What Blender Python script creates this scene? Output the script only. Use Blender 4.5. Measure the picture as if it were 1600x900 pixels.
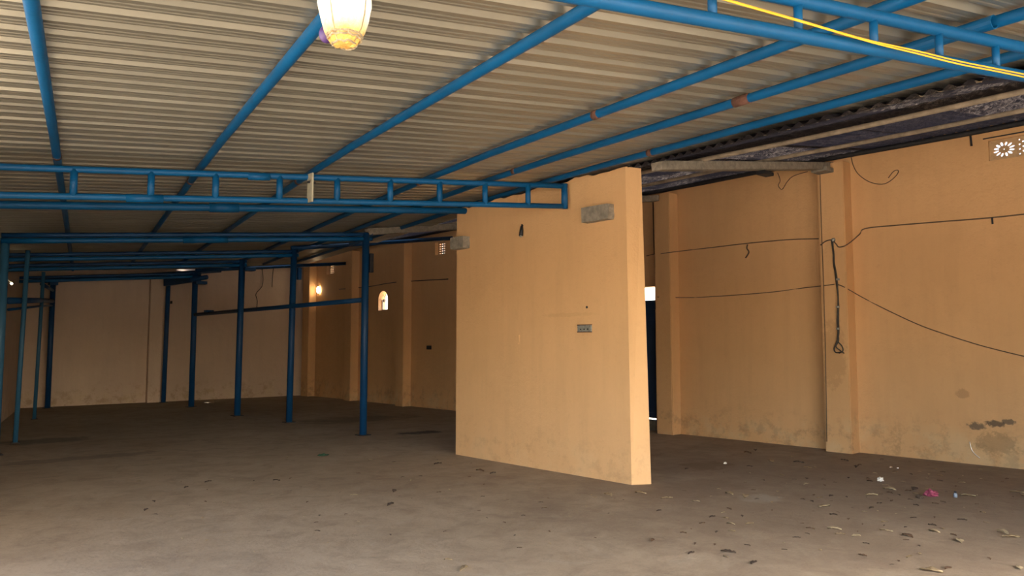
import bpy, bmesh, math, random
from mathutils import Vector, Matrix, noise
random.seed(7)
scene = bpy.context.scene
COL = scene.collection
for o in list(bpy.data.objects): bpy.data.objects.remove(o)
PI = math.pi

# ------------------------------------------------------------------ camera
FPX = 1200.0; HC = 1.6
YAW = math.atan(1061/FPX); PIT = math.atan(91/FPX)
CF = Vector((math.sin(YAW)*math.cos(PIT), math.cos(YAW)*math.cos(PIT), math.sin(PIT)))
CR = Vector((math.cos(YAW), -math.sin(YAW), 0)); CU = CR.cross(CF); CC = Vector((0, 0, HC))
cam_d = bpy.data.cameras.new('camera'); cam = bpy.data.objects.new('camera', cam_d); COL.objects.link(cam)
cam_d.sensor_width = 36; cam_d.lens = 36*FPX/1600; cam_d.clip_end = 400
cam.matrix_world = Matrix.Translation(CC) @ Matrix((CR, CU, -CF)).transposed().to_4x4()
scene.camera = cam

# ------------------------------------------------------------------ light and exposure
world = bpy.data.worlds.new('sky'); scene.world = world; world.use_nodes = True
wn = world.node_tree; bg = wn.nodes['Background']
sky = wn.nodes.new('ShaderNodeTexSky'); sky.sky_type = 'NISHITA'; sky.sun_disc = False
sky.sun_elevation = math.radians(40); sky.sun_rotation = math.radians(190); sky.dust_density = 3.0
wn.links.new(sky.outputs[0], bg.inputs[0]); bg.inputs[1].default_value = 0.50
sd = bpy.data.lights.new('sun', 'SUN'); so = bpy.data.objects.new('sun', sd); COL.objects.link(so)
sd.energy = 15.0; sd.angle = math.radians(0.8); sd.color = (1.0, 0.95, 0.86)
so.rotation_euler = Vector((0.10, -0.32, -1.0)).to_track_quat('-Z', 'Y').to_euler()   # high sun, its light falls away from the open front
vs = scene.view_settings
vs.view_transform = 'Standard'; vs.look = 'None'; vs.gamma = 1; vs.use_curve_mapping = False
vs.exposure = 1.36

# ------------------------------------------------------------------ measuring helpers
def ray(x, y): return CF*FPX + CR*(x-800) + CU*(450-y)
def onplane(x, y, P, n):
    d = ray(x, y); P = Vector(P); n = Vector(n)
    return CC + d*((P-CC).dot(n)/d.dot(n))
def onX(x, y, X): return onplane(x, y, (X, 0, 0), (1, 0, 0))
def onY(x, y, Y): return onplane(x, y, (0, Y, 0), (0, 1, 0))
def onfloor(x, y, z=0): return onplane(x, y, (0, 0, z), (0, 0, 1))
AH = Vector((0.9721, -0.2346)); BH = Vector((0.2123, 0.9772))       # across and along the sheet roof
DETAB = AH.x*BH.y - AH.y*BH.x
def uv2xy(u, v): return AH.x*u+BH.x*v, AH.y*u+BH.y*v
def xy2uv(X, Y): return (X*BH.y - Y*BH.x)/DETAB, (Y*AH.x - X*AH.y)/DETAB
def sheet_z(X, Y):
    yy = Y if Y < 6.0 else (7.2 - 1.2*math.exp(-(Y-6.0)/1.2))
    return 3.769+.0732*(X-7.019)+.0331*(yy-5.666)

# ------------------------------------------------------------------ materials
def new_mat(name):
    m = bpy.data.materials.new(name); m.use_nodes = True
    nt = m.node_tree; return m, nt, nt.nodes['Principled BSDF']
def L(nt, a, b): nt.links.new(a, b)
def N(nt, t, **kw):
    n = nt.nodes.new(t)
    for k, v in kw.items(): setattr(n, k, v)
    return n
def math_n(nt, op, a, b=None, clamp=False):
    n = N(nt, 'ShaderNodeMath', operation=op, use_clamp=clamp)
    for i, v in enumerate((a, b)):
        if v is None: continue
        if isinstance(v, (int, float)): n.inputs[i].default_value = v
        else: L(nt, v, n.inputs[i])
    return n.outputs[0]
def coords(nt, kind='Object', scale=(1, 1, 1)):
    tc = N(nt, 'ShaderNodeTexCoord'); mp = N(nt, 'ShaderNodeMapping'); mp.inputs['Scale'].default_value = scale
    L(nt, tc.outputs[kind], mp.inputs[0]); return mp.outputs[0]
def noise_n(nt, vec, scale, detail=5, rough=.6, dist=0):
    n = N(nt, 'ShaderNodeTexNoise'); n.inputs['Scale'].default_value = scale; n.inputs['Detail'].default_value = detail
    n.inputs['Roughness'].default_value = rough; n.inputs['Distortion'].default_value = dist
    L(nt, vec, n.inputs['Vector']); return n.outputs['Fac']
def ramp(nt, fac, stops):
    r = N(nt, 'ShaderNodeValToRGB'); L(nt, fac, r.inputs[0]); e = r.color_ramp.elements
    while len(e) < len(stops): e.new(.5)
    for i, (p, c) in enumerate(stops):
        e[i].position = p; e[i].color = (c[0], c[1], c[2], 1) if not isinstance(c, float) else (c, c, c, 1)
    return r.outputs[0]
def mix(nt, fac, a, b, typ='MIX'):
    n = N(nt, 'ShaderNodeMix', data_type='RGBA', blend_type=typ)
    if isinstance(fac, (int, float)): n.inputs[0].default_value = fac
    else: L(nt, fac, n.inputs[0])
    for i, v in ((6, a), (7, b)):
        if isinstance(v, tuple): n.inputs[i].default_value = (*v, 1)
        else: L(nt, v, n.inputs[i])
    return n.outputs[2]
def bump(nt, p, h, strength=.3, dist=.02):
    b = N(nt, 'ShaderNodeBump'); b.inputs['Strength'].default_value = strength; b.inputs['Distance'].default_value = dist
    L(nt, h, b.inputs['Height']); L(nt, b.outputs[0], p.inputs['Normal'])
def ellipse(nt, vec, c, r, soft=.4, nz=None, namp=.5, axes='YZ'):
    """1 inside an ellipse (in the plane of two axes), broken up by a noise"""
    s = N(nt, 'ShaderNodeSeparateXYZ'); L(nt, vec, s.inputs[0])
    acc = None
    for ax, cc, rr in zip(axes, c, r):
        d = math_n(nt, 'DIVIDE', math_n(nt, 'SUBTRACT', s.outputs[ax], cc), rr); d = math_n(nt, 'MULTIPLY', d, d)
        acc = d if acc is None else math_n(nt, 'ADD', acc, d)
    if nz is not None: acc = math_n(nt, 'ADD', acc, math_n(nt, 'MULTIPLY', math_n(nt, 'SUBTRACT', nz, .5), namp*4))
    return math_n(nt, 'DIVIDE', math_n(nt, 'SUBTRACT', 1.0, acc), soft, True)

def paint_wall(name, base, dark, marks=(), basegrime=.8):
    m, nt, p = new_mat(name)
    v = coords(nt); n1 = noise_n(nt, v, .55, 6, .6); n2 = noise_n(nt, v, 9, 6, .7)
    vs_ = coords(nt, scale=(3.5, 3.5, .35)); n3 = noise_n(nt, vs_, 1.6, 6, .65)
    c = mix(nt, ramp(nt, n1, [(.35, 0.0), (.7, 1.0)]), base, dark)
    c = mix(nt, math_n(nt, 'MULTIPLY', ramp(nt, n3, [(.45, 0.0), (.75, 1.0)]), .35), c, tuple(x*.78 for x in base))
    c = mix(nt, math_n(nt, 'MULTIPLY', ramp(nt, n2, [(.55, 0.0), (.8, 1.0)]), .25), c, tuple(x*.7 for x in base))
    s = N(nt, 'ShaderNodeSeparateXYZ'); L(nt, v, s.inputs[0])
    # splash dirt and flaked lime along the foot of the wall
    hgt = math_n(nt, 'ADD', s.outputs['Z'], math_n(nt, 'MULTIPLY', n1, -.5))
    g = math_n(nt, 'MULTIPLY', ramp(nt, hgt, [(.0, 1.0), (.38, 0.0)]), ramp(nt, noise_n(nt, v, 4.5, 7, .7), [(.50, 0.0), (.62, 1.0)]))
    c = mix(nt, math_n(nt, 'MULTIPLY', g, basegrime*.6), c, (.30, .19, .09))
    pale = math_n(nt, 'MULTIPLY', ramp(nt, hgt, [(.0, 1.0), (.25, 0.0)]), ramp(nt, noise_n(nt, v, 2.6, 5, .6), [(.45, 0.0), (.6, 1.0)]))
    c = mix(nt, math_n(nt, 'MULTIPLY', pale, .35*basegrime), c, (.62, .50, .30))
    for (cc, rr, colr, amt) in marks:
        e = ellipse(nt, v, cc, rr, .5, noise_n(nt, v, 14, 5, .7), .8)
        c = mix(nt, math_n(nt, 'MULTIPLY', e, amt), c, colr)
    L(nt, c, p.inputs['Base Color']); p.inputs['Roughness'].default_value = .75
    p.inputs['Specular IOR Level'].default_value = .25
    h = math_n(nt, 'ADD', math_n(nt, 'MULTIPLY', noise_n(nt, v, 3, 5, .6), 1.0), math_n(nt, 'MULTIPLY', noise_n(nt, v, 30, 3, .6), .15))
    bump(nt, p, h, .55, .04)
    return m
OR = (.68, .405, .195); ORD = (.62, .365, .17)
m_right = paint_wall('ochre_wall_paint', OR, ORD, marks=[
    ((3.72, .52), (.12, .055), (.10, .08, .06), .8), ((3.50, .56), (.13, .05), (.09, .07, .05), .85),
    ((3.33, .60), (.09, .04), (.10, .08, .06), .8), ((3.50, .30), (.28, .16), (.27, .18, .09), .5),
    ((3.88, .95), (.10, .07), (.36, .21, .10), .5), ((5.56, 1.5), (.2, .6), (.45, .26, .12), .5)])
m_part = paint_wall('ochre_partition_paint', (.68, .415, .205), (.63, .385, .185), marks=[
    ((6.9, 2.0), (.55, .03), (.50, .31, .14), .3)], basegrime=.35)
m_back = paint_wall('hazed_ochre_wall_paint', (.60, .46, .35), (.52, .39, .30))  # greyed ochre: lens haze is put into this wall colour

m_floor, nt, p = new_mat('dusty_concrete')
v = coords(nt); n1 = noise_n(nt, v, .45, 7, .62, .4); n2 = noise_n(nt, v, 3.0, 8, .7, .6); n3 = noise_n(nt, v, 40, 4, .7)
c = mix(nt, ramp(nt, n1, [(.32, 0.0), (.68, 1.0)]), (.30, .235, .165), (.39, .315, .23))
c = mix(nt, math_n(nt, 'MULTIPLY', ramp(nt, n2, [(.45, 0.0), (.72, 1.0)]), .55), c, (.165, .122, .088))
c = mix(nt, math_n(nt, 'MULTIPLY', ramp(nt, noise_n(nt, v, 1.6, 8, .75, 1.0), [(.56, 0.0), (.72, 1.0)]), .4), c, (.40, .35, .28))
c = mix(nt, math_n(nt, 'MULTIPLY', ramp(nt, n3, [(.5, 0.0), (.8, 1.0)]), .3), c, (.13, .10, .08))
for (cx, cy), (rx, ry), colr, amt, sc in (
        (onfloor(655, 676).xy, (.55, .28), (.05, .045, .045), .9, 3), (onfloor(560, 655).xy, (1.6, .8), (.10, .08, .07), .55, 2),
        (onfloor(1100, 728).xy, (.55, .34), (.17, .11, .065), .8, 3), (onfloor(1080, 766).xy, (1.2, .5), (.20, .145, .10), .5, 2.5),
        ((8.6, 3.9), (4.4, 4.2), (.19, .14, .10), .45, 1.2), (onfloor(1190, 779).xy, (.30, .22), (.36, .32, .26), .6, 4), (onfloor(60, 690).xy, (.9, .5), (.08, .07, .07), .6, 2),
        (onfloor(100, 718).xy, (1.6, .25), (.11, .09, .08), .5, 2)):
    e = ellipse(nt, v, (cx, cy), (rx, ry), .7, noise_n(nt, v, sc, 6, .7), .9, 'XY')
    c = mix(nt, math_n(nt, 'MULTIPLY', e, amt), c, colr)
L(nt, c, p.inputs['Base Color']); p.inputs['Roughness'].default_value = .85; p.inputs['Specular IOR Level'].default_value = .25
bump(nt, p, math_n(nt, 'ADD', noise_n(nt, v, 2.2, 8, .65), math_n(nt, 'MULTIPLY', n3, .12)), .5, .05)

def simple(name, col, rough=.5, metal=0, var=.25, scale=8, emit=None, estr=0, bmp=0, spec=.5):
    m, nt, p = new_mat(name); v = coords(nt)
    n = ramp(nt, noise_n(nt, v, scale, 5, .65), [(.35, 0.0), (.7, 1.0)])
    c = mix(nt, n, col, tuple(x*(1-var) for x in col))
    L(nt, c, p.inputs['Base Color']); p.inputs['Roughness'].default_value = rough; p.inputs['Metallic'].default_value = metal
    p.inputs['Specular IOR Level'].default_value = spec
    if emit: p.inputs['Emission Color'].default_value = (*emit, 1); p.inputs['Emission Strength'].default_value = estr
    if bmp: bump(nt, p, noise_n(nt, v, scale*2, 6, .7), bmp, .02)
    return m
def blue_paint(name, col, rust=.5):
    m, nt, p = new_mat(name); v = coords(nt)
    c = mix(nt, ramp(nt, noise_n(nt, v, 2.5, 5, .6), [(.3, 0.0), (.7, 1.0)]), col, tuple(x*.75 for x in col))
    r = ramp(nt, noise_n(nt, v, 9, 8, .75), [(.66, 0.0), (.71, 1.0)])
    c = mix(nt, math_n(nt, 'MULTIPLY', r, rust), c, (.10, .06, .05))
    L(nt, c, p.inputs['Base Color']); p.inputs['Roughness'].default_value = .5; p.inputs['Specular IOR Level'].default_value = .3
    bump(nt, p, noise_n(nt, v, 25, 4, .6), .15, .01)
    return m
m_blue = blue_paint('blue_enamel_paint', (.0, .090, .255))
m_blue2 = blue_paint('blue_enamel_chipped', (.0, .08, .23), .9)
m_post = blue_paint('blue_post_paint', (.004, .05, .15), .4)
m_rust = simple('rusty_weld', (.15, .065, .045), .85, 0, .5, 30, bmp=.5)
m_conc = simple('weathered_concrete', (.30, .265, .215), .9, 0, .45, 12, bmp=.6)
m_pale = simple('whitewashed_pipe', (.36, .29, .21), .8, 0, .5, 6, bmp=.3)
m_cable = simple('dark_cable', (.055, .045, .035), .6, 0, .3, 10)
m_cable2 = simple('dusty_cable', (.13, .085, .05), .7, 0, .3, 10)
m_yellow = simple('yellow_cable', (.95, .52, .03), .45, 0, .1, 10)
m_dark = simple('dark_iron', (.03, .03, .035), .6, .3, .4, 20)
m_door = simple('dark_blue_door_paint', (.02, .055, .14), .5, 0, .3, 4)
m_jali = simple('plaster_block', (.55, .36, .19), .8, 0, .2, 20)
m_jali2 = simple('grey_plaster_block', (.42, .36, .30), .8, 0, .2, 20)
m_plate = simple('beige_board', (.42, .40, .30), .6, 0, .15, 14)
m_box = simple('galvanised_box', (.38, .38, .34), .5, .4, .5, 30, bmp=.3)

# painted profiled sheets: aged off-white underside
m_sheet, nt, p = new_mat('off_white_profiled_sheet'); v = coords(nt)
c = mix(nt, ramp(nt, noise_n(nt, v, .5, 6, .6), [(.3, 0.0), (.7, 1.0)]), (.42, .41, .345), (.37, .355, .295))
c = mix(nt, math_n(nt, 'MULTIPLY', ramp(nt, noise_n(nt, v, 3.5, 8, .75), [(.6, 0.0), (.75, 1.0)]), .4), c, (.30, .26, .20))
L(nt, c, p.inputs['Base Color']); p.inputs['Roughness'].default_value = .38; p.inputs['Specular IOR Level'].default_value = .8; p.inputs['Metallic'].default_value = .75
# mouldy asbestos
m_asb, nt, p = new_mat('mouldy_asbestos'); v = coords(nt)
n = noise_n(nt, v, 5, 9, .8, .5)
vs2 = coords(nt, scale=(1.0, 2.6, 1.0)); n_b = noise_n(nt, vs2, 9, 8, .85, 1.2)
c = mix(nt, ramp(nt, n_b, [(.47, 0.0), (.57, 1.0)]), (.020, .018, .026), (.23, .20, .18))
c = mix(nt, ramp(nt, noise_n(nt, v, 1.5, 5, .6), [(.46, 0.0), (.60, 1.0)]), c, (.030, .028, .038))
oi = N(nt, 'ShaderNodeObjectInfo')
c = mix(nt, math_n(nt, 'MULTIPLY', ramp(nt, oi.outputs['Random'], [(.55, 0.0), (.62, 1.0)]), .75), c, (.020, .020, .034))
L(nt, c, p.inputs['Base Color']); p.inputs['Roughness'].default_value = .9
bump(nt, p, n, .6, .03)

# ------------------------------------------------------------------ mesh helpers
def link(name, bm, mat, parent=None, smooth=False, loc=None):
    me = bpy.data.meshes.new(name)
    if loc is not None:
        lo = Vector(loc); bmesh.ops.translate(bm, verts=bm.verts, vec=-lo)
    bmesh.ops.recalc_face_normals(bm, faces=bm.faces)
    bm.to_mesh(me); bm.free()
    if smooth:
        for f in me.polygons: f.use_smooth = True
    for mm in (mat if isinstance(mat, (list, tuple)) else [mat]): me.materials.append(mm)
    o = bpy.data.objects.new(name, me); COL.objects.link(o)
    if loc is not None: o.location = lo
    if parent is not None:
        o.parent = parent
        if loc is not None: o.location = lo - parent.location
    return o
def tag(o, label=None, cat=None, group=None, kind=None):
    if label: o['label'] = label
    if cat: o['category'] = cat
    if group: o['group'] = group
    if kind: o['kind'] = kind
    return o
def root(name, loc, label, cat, group=None):
    o = bpy.data.objects.new(name, None); COL.objects.link(o); o.location = loc; o.empty_display_size = .1
    return tag(o, label, cat, group)
def struct(name, bm, mat, smooth=False): return tag(link(name, bm, mat, smooth=smooth), kind='structure')
def box(bm, a, b):
    vs_ = [bm.verts.new((x, y, z)) for x in (a[0], b[0]) for y in (a[1], b[1]) for z in (a[2], b[2])]
    for q in ((0, 1, 3, 2), (4, 6, 7, 5), (0, 4, 5, 1), (2, 3, 7, 6), (0, 2, 6, 4), (1, 5, 7, 3)): bm.faces.new([vs_[i] for i in q])
    return vs_
def bevel(bm, w=.005, seg=1): bmesh.ops.bevel(bm, geom=bm.edges[:], offset=w, segments=seg, affect='EDGES')
def tube(bm, pts, r, n=10, cap=True, hollow=False):
    pts = [Vector(q) for q in pts]; rings = []
    up = Vector((0, 0, 1)); prev = None
    for i, q in enumerate(pts):
        d = (pts[min(i+1, len(pts)-1)] - pts[max(i-1, 0)]).normalized()
        x = d.cross(up if abs(d.z) < .95 else Vector((0, 1, 0))).normalized()
        if prev is not None and x.dot(prev) < 0: x = -x
        prev = x; y = d.cross(x)
        rr = r[i] if isinstance(r, (list, tuple)) else r
        rings.append([bm.verts.new(q + (x*math.cos(2*PI*k/n) + y*math.sin(2*PI*k/n))*rr) for k in range(n)])
    for a, b in zip(rings, rings[1:]):
        for k in range(n): bm.faces.new((a[k], a[(k+1) % n], b[(k+1) % n], b[k]))
    if cap: bm.faces.new(rings[0][::-1]); bm.faces.new(rings[-1])
    if hollow:
        d = (pts[-1]-pts[-2]).normalized()
        inner = [bm.verts.new(pts[-1] + (w.co-pts[-1])*.86) for w in rings[-1]]
        deep = [bm.verts.new(w.co - d*.12) for w in inner]
        for k in range(n):
            bm.faces.new((rings[-1][k], rings[-1][(k+1) % n], inner[(k+1) % n], inner[k]))
            bm.faces.new((inner[k], inner[(k+1) % n], deep[(k+1) % n], deep[k]))
        bm.faces.new(deep)
def bar(bm, a, b, w, h):
    """rectangular bar from a to b, w across (level), h tall"""
    a = Vector(a); b = Vector(b); d = (b-a).normalized(); x = d.cross(Vector((0, 0, 1)))
    x = Vector((1, 0, 0)) if x.length < .01 else x.normalized()
    y = x.cross(d).normalized(); R_ = []
    for q in (a, b): R_.append([bm.verts.new(q + x*sx*w/2 + y*sy*h/2) for sx, sy in ((-1, -1), (1, -1), (1, 1), (-1, 1))])
    for k in range(4): bm.faces.new((R_[0][k], R_[0][(k+1) % 4], R_[1][(k+1) % 4], R_[1][k]))
    bm.faces.new(R_[0][::-1]); bm.faces.new(R_[1])

# ------------------------------------------------------------------ setting: floor and ground
XW = 11.72; YB = 23.5; XP = 7.02
bm = bmesh.new(); bmesh.ops.create_grid(bm, x_segments=1, y_segments=1, size=1)
for w in bm.verts: w.co = Vector((5 + w.co.x*10, 10.8 + w.co.y*14, 0))
bm2 = bmesh.new(); box(bm2, (-5, -3.5, -.15), (XW+.3, YB+.3, 0)); bm.free(); struct('floor', bm2, m_floor)
m_ground = simple('sunlit_ground', (.50, .42, .32), .95, 0, .2, .6)
bm = bmesh.new(); box(bm, (-45, -60, -.35), (60, 60, -.16)); g = struct('ground', bm, m_ground)

def wall_cells(bm, fixed, t, lo, hi, z0, z1, holes, axis='X'):
    """wall slab (normal along X) with rectangular openings; holes are (lo, hi, z0, z1)"""
    ys = sorted({lo, hi, *[h[0] for h in holes], *[h[1] for h in holes]}); zs = sorted({z0, z1, *[h[2] for h in holes], *[h[3] for h in holes]})
    for ya, yb in zip(ys, ys[1:]):
        run = None
        for za, zb in list(zip(zs, zs[1:])) + [(None, None)]:
            solid = za is not None and not any(h[0] <= ya and yb <= h[1] and h[2] <= za and zb <= h[3] for h in holes)
            if solid: run = [za, zb] if run is None else [run[0], zb]
            if not solid and run:
                if axis == 'X': box(bm, (fixed, ya, run[0]), (fixed+t, yb, run[1]))
                else: box(bm, (ya, fixed, run[0]), (yb, fixed+t, run[1]))
                run = None
V1 = (1.55, 3.42, 4.12, 4.40); V3 = (15.86, 16.30, 3.97, 4.31); V4 = (21.68, 22.18, 3.88, 4.19)
ARCH = (18.56, 19.05, 2.62, 3.17); DO = (9.14, 10.15, 0, 2.74)
bm = bmesh.new()
wall_cells(bm, XW, .23, -2.8, YB+.25, -.1, 4.615, [V1, V3, V4, ARCH, DO])
# arched head: the two upper corners of the opening are filled back in
yc = (ARCH[0]+ARCH[1])/2; ra = (ARCH[1]-ARCH[0])/2; zc = ARCH[3]-ra
for s in (-1, 1):
    pts = [(yc+s*ra, ARCH[3]), (yc+s*ra, zc)] + [(yc+s*ra*math.cos(t*PI/16), zc+ra*math.sin(t*PI/16)) for t in range(1, 9)]
    for i in range(1, len(pts)-1):
        tri = [pts[0], pts[i], pts[i+1]]
        fr = [bm.verts.new((XW, a, b)) for a, b in tri]; bk = [bm.verts.new((XW+.23, a, b)) for a, b in tri]
        bm.faces.new(fr); bm.faces.new(bk[::-1]); bm.faces.new((fr[1], fr[2], bk[2], bk[1]))
wall_right = struct('wall_right', bm, m_right)
PROT = .25
def yat(px): return onX(px, 541, XW-PROT).y
PILS = [(yat(1326), yat(1285)), (yat(1049), yat(1024.5)), (11.9, 12.3), (yat(630), yat(618)), (yat(548), yat(538)), (22.85, 23.3)]
for i, (a, b) in enumerate(PILS):
    bm = bmesh.new(); box(bm, (XW-PROT, a, -.02), (XW+.02, b, 4.44)); bevel(bm, .012, 2)
    o = link('pilaster', bm, m_right, wall_right)
bm = bmesh.new()
rows_ = [[bm.verts.new((x, YB+dy, z)) for x, z in ((3.4, -.1), (XW+.23, -.1), (XW+.23, 4.72), (8.4, 4.14), (8.3, 3.98), (3.4, 3.60))] for dy in (0, .23)]
bm.faces.new(rows_[0]); bm.faces.new(rows_[1][::-1])
for k in range(6): bm.faces.new((rows_[0][k], rows_[0][(k+1) % 6], rows_[1][(k+1) % 6], rows_[1][k]))
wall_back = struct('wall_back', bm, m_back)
for a in (6.80,):
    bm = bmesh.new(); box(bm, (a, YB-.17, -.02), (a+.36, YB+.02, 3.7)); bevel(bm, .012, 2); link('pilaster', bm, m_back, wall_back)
bm = bmesh.new()
d = Vector((.2266, .974, 0)); nrm = Vector((-.974, .2266, 0)); a0 = Vector((3.73, 23.5, 0)); a1 = a0 - d*18.0
for P, Q in ((a1, a0+d*.3),):
    vs_ = [bm.verts.new(q + Vector((0, 0, z))) for q in (P, Q, Q+nrm*.23, P+nrm*.23) for z in (-.1, 3.6)]
    for q in ((0, 2, 3, 1), (2, 4, 5, 3), (4, 6, 7, 5), (6, 0, 1, 7), (1, 3, 5, 7), (0, 6, 4, 2)): bm.faces.new([vs_[i] for i in q])
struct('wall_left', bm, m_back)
# unseen wall across the right of the open front, added as shade
bm = bmesh.new(); box(bm, (6.6, -3.0, -.1), (XW+.23, -2.8, 4.5)); struct('wall_front_blocker', bm, m_back)

# partition: free-standing block with a broken top edge
random.seed(3)
def partition():
    bm = bmesh.new(); y0, y1 = 5.85, 9.20; n = 46
    bot, top, botb, topb = [], [], [], []
    for i in range(n+1):
        y = y0 + (y1-y0)*i/n
        z = 3.742 - .085*(y-y0)/(y1-y0) + .028*noise.noise(Vector((y*5.1, 0, 3))) + (.022 if int(y*3.7) % 3 == 0 else 0)
        if y < 6.0: z = 3.745
        for lst, X, zz in ((bot, XP, -.02), (top, XP, z), (botb, XP+.215, -.02), (topb, XP+.215, z+.02*noise.noise(Vector((y*7, 2, 0))))):
            lst.append(bm.verts.new((X + (0.0), y, zz)))
    for i in range(n):
        bm.faces.new((bot[i], bot[i+1], top[i+1], top[i])); bm.faces.new((botb[i+1], botb[i], topb[i], topb[i+1]))
        bm.faces.new((top[i], top[i+1], topb[i+1], topb[i])); bm.faces.new((bot[i+1], bot[i], botb[i], botb[i+1]))
    bm.faces.new((bot[0], top[0], topb[0], botb[0])); bm.faces.new((bot[n], botb[n], topb[n], top[n]))
    botb[0].co.y -= .115; topb[0].co.y -= .025; top[0].co.y += .04        # the end face is slightly skewed and out of plumb
    return bm
wp = struct('wall_partition', partition(), m_part)

# ------------------------------------------------------------------ ceiling: profiled sheets
def sheets():
    bm = bmesh.new(); pitch = .226; prof = []
    v = -3.86; i = 0
    while v < 24.6:
        prof += [(v, 0), (v+.040, 0), (v+.048, .004), (v+.058, .004), (v+.066, 0), (v+.090, 0), (v+.098, .004), (v+.108, .004), (v+.116, 0), (v+.136, 0), (v+.152, .040), (v+.186, .040), (v+.226, 0)]
        if i % 4 == 3: prof[-1] = (v+.222, -.004); 
        v += pitch; i += 1
    us = [-1.55, -1, 0, 2, 4, 5.2, 5.90]
    rows = []
    for (vv, dz) in prof:
        r = []
        for u in us:
            X, Y = uv2xy(u, vv); r.append(bm.verts.new((X, Y, sheet_z(X, Y)+dz)))
        rows.append(r)
    for a, b in zip(rows, rows[1:]):
        for k in range(len(us)-1): bm.faces.new((a[k], a[k+1], b[k+1], b[k]))
    # clip to the building
    for co, no in (((0, YB+.2, 0), (0, 1, 0)), ((0, -1.9, 0), (0, -1, 0)), ((XW+.3, 0, 0), (1, 0, 0))):
        bmesh.ops.bisect_plane(bm, geom=bm.verts[:]+bm.edges[:]+bm.faces[:], plane_co=co, plane_no=no, clear_outer=True)
    return bm
ceiling = struct('ceiling', sheets(), m_sheet)

# lean-to roof of corrugated asbestos over the right bay
def eave_x(Y): return uv2xy(5.64, 0)[0] + (Y-uv2xy(5.64, 0)[1])*BH.x/BH.y
def asb_sheet(y0, w, row, jag):
    bm = bmesh.new(); pitch = .146; n = int(w/pitch*8); rows = []
    for i in range(n+1):
        y = y0 + w*i/n; cz = .019*math.cos(2*PI*(y)/pitch)
        if row == 'upper': ends = [(7.75, 4.02), (8.1, 4.055), (10.0, 4.335), (XW+.3, 4.645)]
        else:
            xe = eave_x(y) + jag + .03*noise.noise(Vector((y*9, jag*50, 1)))
            ze = sheet_z(eave_x(y), y) - .040
            ends = [(xe, ze+(xe-eave_x(y))*.24), (7.9 if xe < 7.8 else xe+.05, 3.985), (8.62+jag*.4+.02*noise.noise(Vector((y*12, 5, 1))), 4.085)]
        rows.append([bm.verts.new((x, y, z+cz)) for x, z in ends])
    for a, b in zip(rows, rows[1:]):
        for k in range(len(a)-1): bm.faces.new((a[k], a[k+1], b[k+1], b[k]))
    r = bmesh.ops.solidify(bm, geom=bm.faces[:], thickness=.007)
    return bm
random.seed(11)
bm = bmesh.new(); bm.verts.new((XW, -1, 4.6)); bm.free()
asb_root = None
y = -3.0; k = 0
parts = []
while y < YB+.1:
    w = min(1.04, YB+.2-y)
    parts.append(asb_sheet(y, w, 'upper', 0))
    if y < 8.8: parts.append(asb_sheet(y, w, 'lower', random.uniform(-.16, .10)))
    y += 1.0; k += 1
asb = struct('ceiling', parts[0], m_asb, True)
for q in parts[1:]: link('asbestos_sheet', q, m_asb, asb, True)

# ------------------------------------------------------------------ purlins of the sheet roof
def roof_tube(bm, u, v0, v1, off, r, step=1.5):
    n = max(2, int((v1-v0)/step)); pts = []
    for i in range(n+1):
        X, Y = uv2xy(u, v0+(v1-v0)*i/n); pts.append((X, Y, sheet_z(X, Y)-off))
    tube(bm, pts, r, 12)
PU = [(-.262, 'farthest left, beside the left posts', [8.15]), (1.02, 'running behind the hanging lamp', [9.3]),
      (2.178, 'crossing above the beige board on the latticed truss', [9.1]), (3.62, 'fourth from the left, with a rusty weld mid-way', [5.1, 8.9]),
      (4.42, 'between the two rusty-jointed ones, second from the open asbestos strip', [4.25, 7.9]), (5.23, 'nearest the asbestos strip and the partition top', [6.4])]
PL = ['blue pipe purlin under the roof sheets, farthest left, near the left row of thin posts',
      'blue pipe purlin under the roof sheets, passing behind the glowing hanging lamp',
      'blue pipe purlin under the roof sheets, first one to the right of the hanging lamp',
      'blue pipe purlin under the roof sheets, third in from the asbestos strip',
      'blue pipe purlin under the roof sheets, second in from the asbestos strip, long brown weld',
      'blue pipe purlin under the roof sheets, nearest the asbestos strip and partition top']
for (u, _, rusts), lab in zip(PU, PL):
    X, Y = uv2xy(u, 5); rt = root('roof_purlin', (X, Y, sheet_z(X, Y)-.05), lab, 'purlin', 'blue purlins under the roof sheets')
    bm = bmesh.new(); v1 = {0: 23.2, 1: 22.8}.get(PU.index((u, _, rusts)), 22.4)
    roof_tube(bm, u, -2.2, v1, .047, .036)
    link('pipe', bm, m_blue, rt, True, loc=rt.location)
    for v in rusts:
        ln = .16 if (abs(u-4.42) < .01 and v < 5) else .07
        bm = bmesh.new(); roof_tube(bm, u, v, v+ln, .047, .040, .2); tag(link('weld_joint', bm, m_rust, rt, True, loc=rt.location), 'rusty brown weld joint')
# short lapped pipe end lying on the near truss
P = onplane(1548, 36, (0, 0, 3.40), (0, 0, 1))
bm = bmesh.new(); q0 = Vector((P.x, P.y, P.z)) ; dirp = Vector((BH.x, BH.y, .035))
tube(bm, [q0+dirp*.55, q0-dirp*.02], .040, 14, cap=False, hollow=True)
tag(link('pipe_offcut', bm, m_blue, None, False, loc=q0), 'short blue pipe end with open mouth on top of the near truss', 'pipe')

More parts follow.
